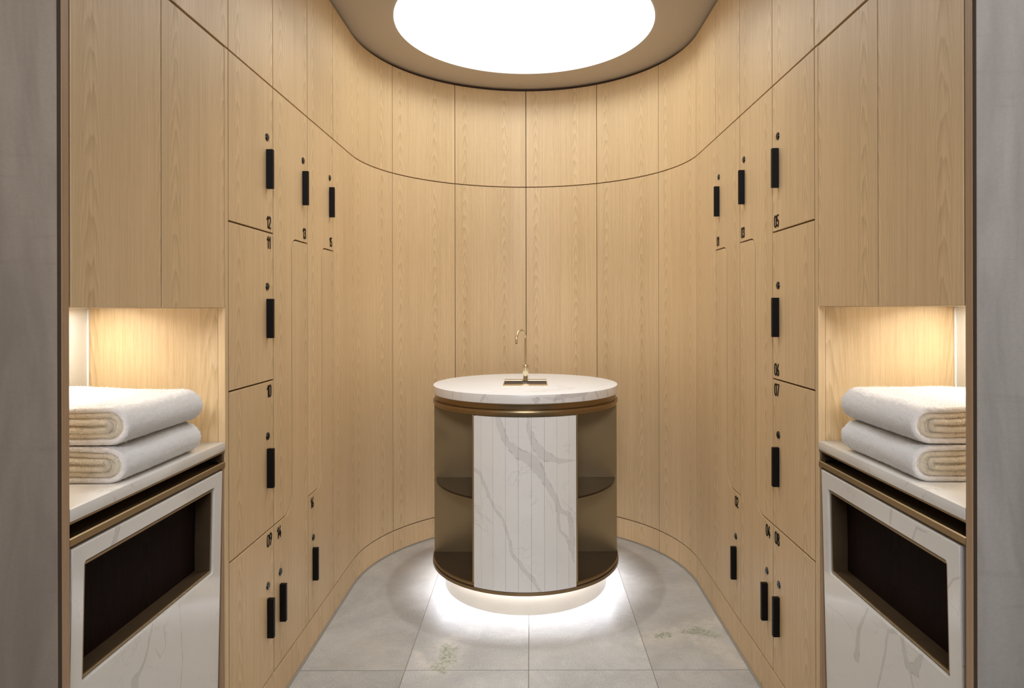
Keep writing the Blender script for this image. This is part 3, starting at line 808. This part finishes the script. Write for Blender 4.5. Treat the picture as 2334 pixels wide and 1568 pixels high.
# faucet
fx, fy, fz = .0, 3.235, .9505
t = empty('faucet', (fx, fy, fz), 'slim brass gooseneck faucet standing at the back of the drip tray', 'faucet')
lathe_obj('base', [(0, fz), (.0165, fz), (.0165, fz + .0025), (.0145, fz + .004), (0, fz + .004)], fx, fy, M_brass, t, 32)
lathe_obj('valve_body', [(0, fz + .004), (.0125, fz + .004), (.0125, fz + .040), (.0140, fz + .043), (.0140, fz + .0765), (.0135, fz + .0780), (0, fz + .0780)], fx, fy, M_brass, t, 32)
bm = bmesh.new(); tube(bm, [(fx, fy - .0128, fz + .036), (fx, fy - .026, fz + .036), (fx, fy - .0275, fz + .036)], .0142, 28)
bmesh.ops.bevel(bm, geom=[e for e in bm.edges if all(abs(v.co.y - (fy - .0275)) < 1e-5 for v in e.verts)], offset=.0015, segments=2, affect='EDGES')
link(bm, 'valve_knob', M_brass, t, None, True)
dx, dy = -.46, -.888; ar = .0475
ps = [(fx, fy, fz + .0785), (fx, fy, 1.15)]
for k in range(1, 25):
    a = math.pi * k / 24
    d = ar * (1 - math.cos(a))
    ps.append((fx + dx * d, fy + dy * d, 1.155 + ar * math.sin(a)))
ps.append((fx + dx * 2 * ar, fy + dy * 2 * ar, 1.140))
bm = bmesh.new(); tube(bm, ps, .0060, 18); link(bm, 'spout', M_brass, t, None, True)
e_ = ps[-1]
bm = bmesh.new(); tube(bm, [(e_[0], e_[1], 1.1398), (e_[0], e_[1], 1.1370)], .0050, 18); link(bm, 'aerator', M_bronze_d, t, None, True)

# ------------------------------------------------------------------ towels
def terry(name, base, ):
    t = NT(name)
    tc = t.n('ShaderNodeTexCoord').outputs['Object']
    n1 = t.noise(tc, 420, 3, .7); n2 = t.noise(tc, 60, 3, .6)
    c = t.mix(n1, tuple(b * .90 for b in base), base)
    t.l(c, t.b.inputs['Base Color']); t.set(Roughness=.95)
    t.b.inputs['Specular IOR Level'].default_value = .1
    t.b.inputs['Sheen Weight'].default_value = .3
    t.bump(t.math('ADD', n1, n2), .8, .003)
    return t.m
M_terry = terry('white_terry', (.95, .94, .93))
M_terry_core = terry('white_terry_warm_light', (.97, .90, .74))  # warm niche light on white towel ends, painted in as cream
rng = np.random.default_rng(5)
LAT = rng.random((64, 64, 64))
def vnoise(p, s):
    q = p * s + 100.0
    i = np.floor(q).astype(int); f = q - i; f = f * f * (3 - 2 * f)
    out = 0
    for a in (0, 1):
        for b in (0, 1):
            for c in (0, 1):
                wgt = (f[:, 0] if a else 1 - f[:, 0]) * (f[:, 1] if b else 1 - f[:, 1]) * (f[:, 2] if c else 1 - f[:, 2])
                out = out + wgt * LAT[(i[:, 0] + a) % 64, (i[:, 1] + b) % 64, (i[:, 2] + c) % 64]
    return out - .5
def towel(sd, zb, h, shift, label, group, seed, clamp_top=False):
    y0, y1 = 1.352, 1.668
    L = .355 - shift
    t = empty('folded_towel', (sd * (XW + .18), (y0 + y1) / 2, zb), label, 'towel', group)
    zc = zb + h / 2
    tk = h / 6.3
    fz_v, fz_f, nv, fmi = [], [], 0, []
    for k in range(3):
        Hk = h / 2 - k * tk - tk / 2           # centreline half height
        if Hk < .002: break
        lead = h / 2 + (0.006 if k == 2 else 0)
        fine = (k == 0)
        qs = .0030 if fine else .007
        nl = int(L / qs); na = max(10, int(math.pi * Hk / (.0030)))
        cen, nor = [], []
        for i in range(nl): cen.append((L - (L - lead) * i / nl, Hk)); nor.append((0, 1))
        for i in range(na + 1):
            a = math.pi / 2 + math.pi * i / na
            cen.append((lead + Hk * math.cos(a) * (1.12 if k == 0 else 1), Hk * math.sin(a))); nor.append((math.cos(a), math.sin(a)))
        for i in range(1, nl + 1): cen.append((lead + (L - lead) * i / nl, -Hk)); nor.append((0, -1))
        cen = np.array(cen); nor = np.array(nor); n = len(cen)
        hw = tk * .5 * 1.04
        e = [0.0, .0007, .002, .004, .0065]
        mid = list(np.linspace(.010, (y1 - y0) - .010, 104 if fine else 12))
        yy = np.array(e + mid + [(y1 - y0) - v for v in reversed(e)])
        dd = np.minimum(yy, yy[-1] - yy)
        sc = np.sqrt(np.clip(1 - (1 - np.clip(dd / .0068, 0, 1)) ** 2, .02, 1))
        jag = [.0, .002, -.001][k]
        Vs = []
        for y, s_ in zip(yy, sc):
            prof = np.concatenate([cen + nor * hw * s_, (cen - nor * hw * s_)[::-1]])
            Vs.append(np.column_stack([prof[:, 0], np.full(len(prof), y + (jag if y < .02 else -jag if y > .29 else 0)), prof[:, 1]]))
        V = np.concatenate(Vs); m = 2 * n
        # soft undulation and terry relief
        P = V.copy(); P[:, 0] += seed * 3.1 + sd
        un = vnoise(P, 9.0); fin = vnoise(P, 170.0) + .8 * vnoise(P, 330.0)
        nn = np.tile(np.concatenate([nor, nor[::-1] * (1 if 0 else -1)]), (len(yy), 1))
        wgt = .5 + .5 * np.clip(V[:, 2] / (h / 2), -1, 1)
        V[:, 2] += un * .010 * wgt + .006 * wgt * np.clip((V[:, 0] - .05) / .2, 0, 1) * np.sin(V[:, 0] * 11 + seed)
        V[:, 2] += vnoise(np.column_stack([V[:, 0] * 1.0 + k * 7.3, V[:, 1] * 2, V[:, 2] * 0 + seed]), 22.0) * .0035 * (0.2 if fine else 1)
        amp = .0017 if fine else .0016
        V[:, 0] += nn[:, 0] * fin * amp; V[:, 2] += nn[:, 1] * fin * amp
        V[:, 1] += fin * .0022 * (np.minimum(V[:, 1], (y1 - y0) - V[:, 1]) < .008)
        V[:, 0] += vnoise(P, 7.0) * .006 * np.clip(1 - V[:, 0] / .08, 0, 1)
        W = np.column_stack([sd * (XW + .004 + shift + V[:, 0]), y0 + V[:, 1], zc + V[:, 2]])
        W[:, 2] = np.clip(W[:, 2], zb + .0004, zb + h - .0006 if clamp_top else 9)
        nr = len(yy)
        ii = np.arange(m); jj = (ii + 1) % m
        F = np.concatenate([np.column_stack([r_ * m + ii, r_ * m + jj, (r_ + 1) * m + jj, (r_ + 1) * m + ii]) for r_ in range(nr - 1)])
        h2 = np.arange(n - 1)
        C0 = np.column_stack([h2, h2 + 1, m - 2 - h2, m - 1 - h2]); C1 = C0 + (nr - 1) * m
        F = np.concatenate([F, C0[:, ::-1], C1])
        if sd > 0: F = F[:, ::-1]
        nm = 'outer_fold' if k == 0 else 'inner_fold'
        loc = np.array(t.location)
        me = bpy.data.meshes.new(nm); me.from_pydata((W - loc).tolist(), [], F.tolist()); me.update()
        for p_ in me.polygons: p_.use_smooth = True
        me.materials.append(M_terry if k == 0 else M_terry_core)
        o = bpy.data.objects.new(nm, me); col.objects.link(o); o.parent = t
        # pile: short fibres standing on this fold
        cnt = 46000 if fine else 11000
        nz = np.empty(len(me.vertices) * 3); me.vertices.foreach_get('normal', nz); nz = nz.reshape(-1, 3)
        if fine: pick = np.arange(len(W))
        else: pick = np.where((W[:, 1] < y0 + .012))[0]
        outside = np.tile(np.concatenate([np.ones(n, bool), np.zeros(n, bool)]), nr) | (W[:, 1] < y0 + .010)
        pick = pick[outside[pick] & (W[pick, 0] * sd < XW + .33)]
        id_ = rng.choice(pick, cnt)
        base = (W - loc)[id_] + rng.normal(0, .0010, (cnt, 3))
        dr = nz[id_] + rng.normal(0, .55, (cnt, 3)); dr /= np.linalg.norm(dr, axis=1)[:, None]
        sdv = np.cross(dr, rng.normal(0, 1, (cnt, 3))); sdv /= np.linalg.norm(sdv, axis=1)[:, None]
        ln = rng.uniform(.0009, .0023, (cnt, 1))
        tri = np.stack([base - sdv * .0004, base + sdv * .0004, base + dr * ln], 1).reshape(-1, 3)
        tri[:, 2] = np.clip(tri[:, 2], .0004, h - .0006 if clamp_top else 9)
        fz_v.append(tri); fz_f.append(np.arange(cnt * 3).reshape(-1, 3) + nv); nv += cnt * 3
        fmi.append(((W[id_, 1] < y0 + .006) | (not fine)).astype(int))  # near-end and inner fibres take the painted warm light
    bm = bmesh.new()
    rc = h / 2 - .004
    pf = [(XW + .004 + shift + L - .004, zc + rc), ] + [(XW + .004 + shift + h / 2 - rc * math.sin(a), zc + rc * math.cos(a)) for a in np.linspace(0, math.pi, 14)] + [(XW + .004 + shift + L - .004, zc - rc)]
    va = [bm.verts.new((sd * x, y0 + .0065, z)) for x, z in pf]; vb = [bm.verts.new((sd * x, y1 - .004, z)) for x, z in pf]
    bm.faces.new(va); bm.faces.new(vb)
    for k in range(len(pf)): bm.faces.new((va[k], va[(k + 1) % len(pf)], vb[(k + 1) % len(pf)], vb[k]))
    link(bm, 'fold_core', M_terry_core, t)
    me = bpy.data.meshes.new('terry_pile'); me.from_pydata(np.concatenate(fz_v).tolist(), [], np.concatenate(fz_f).tolist()); me.update()
    me.materials.append(M_terry); me.materials.append(M_terry_core)
    me.polygons.foreach_set('material_index', np.concatenate(fmi).astype(np.int32))
    o = bpy.data.objects.new('terry_pile', me); col.objects.link(o); o.parent = t; o['kind'] = 'stuff'
for sd, side in ((-1, 'left'), (1, 'right')):
    grp = 'folded towels in the niches'
    towel(sd, CT + .0005, .078, .004, 'folded white terry towel lying on the marble, lower of two in the %s niche' % side, grp, 1 + sd, True)
    towel(sd, CT + .0805, .080, .000 if sd < 0 else .004, 'folded white terry towel on top of another one in the %s niche' % side, grp, 5 + sd)
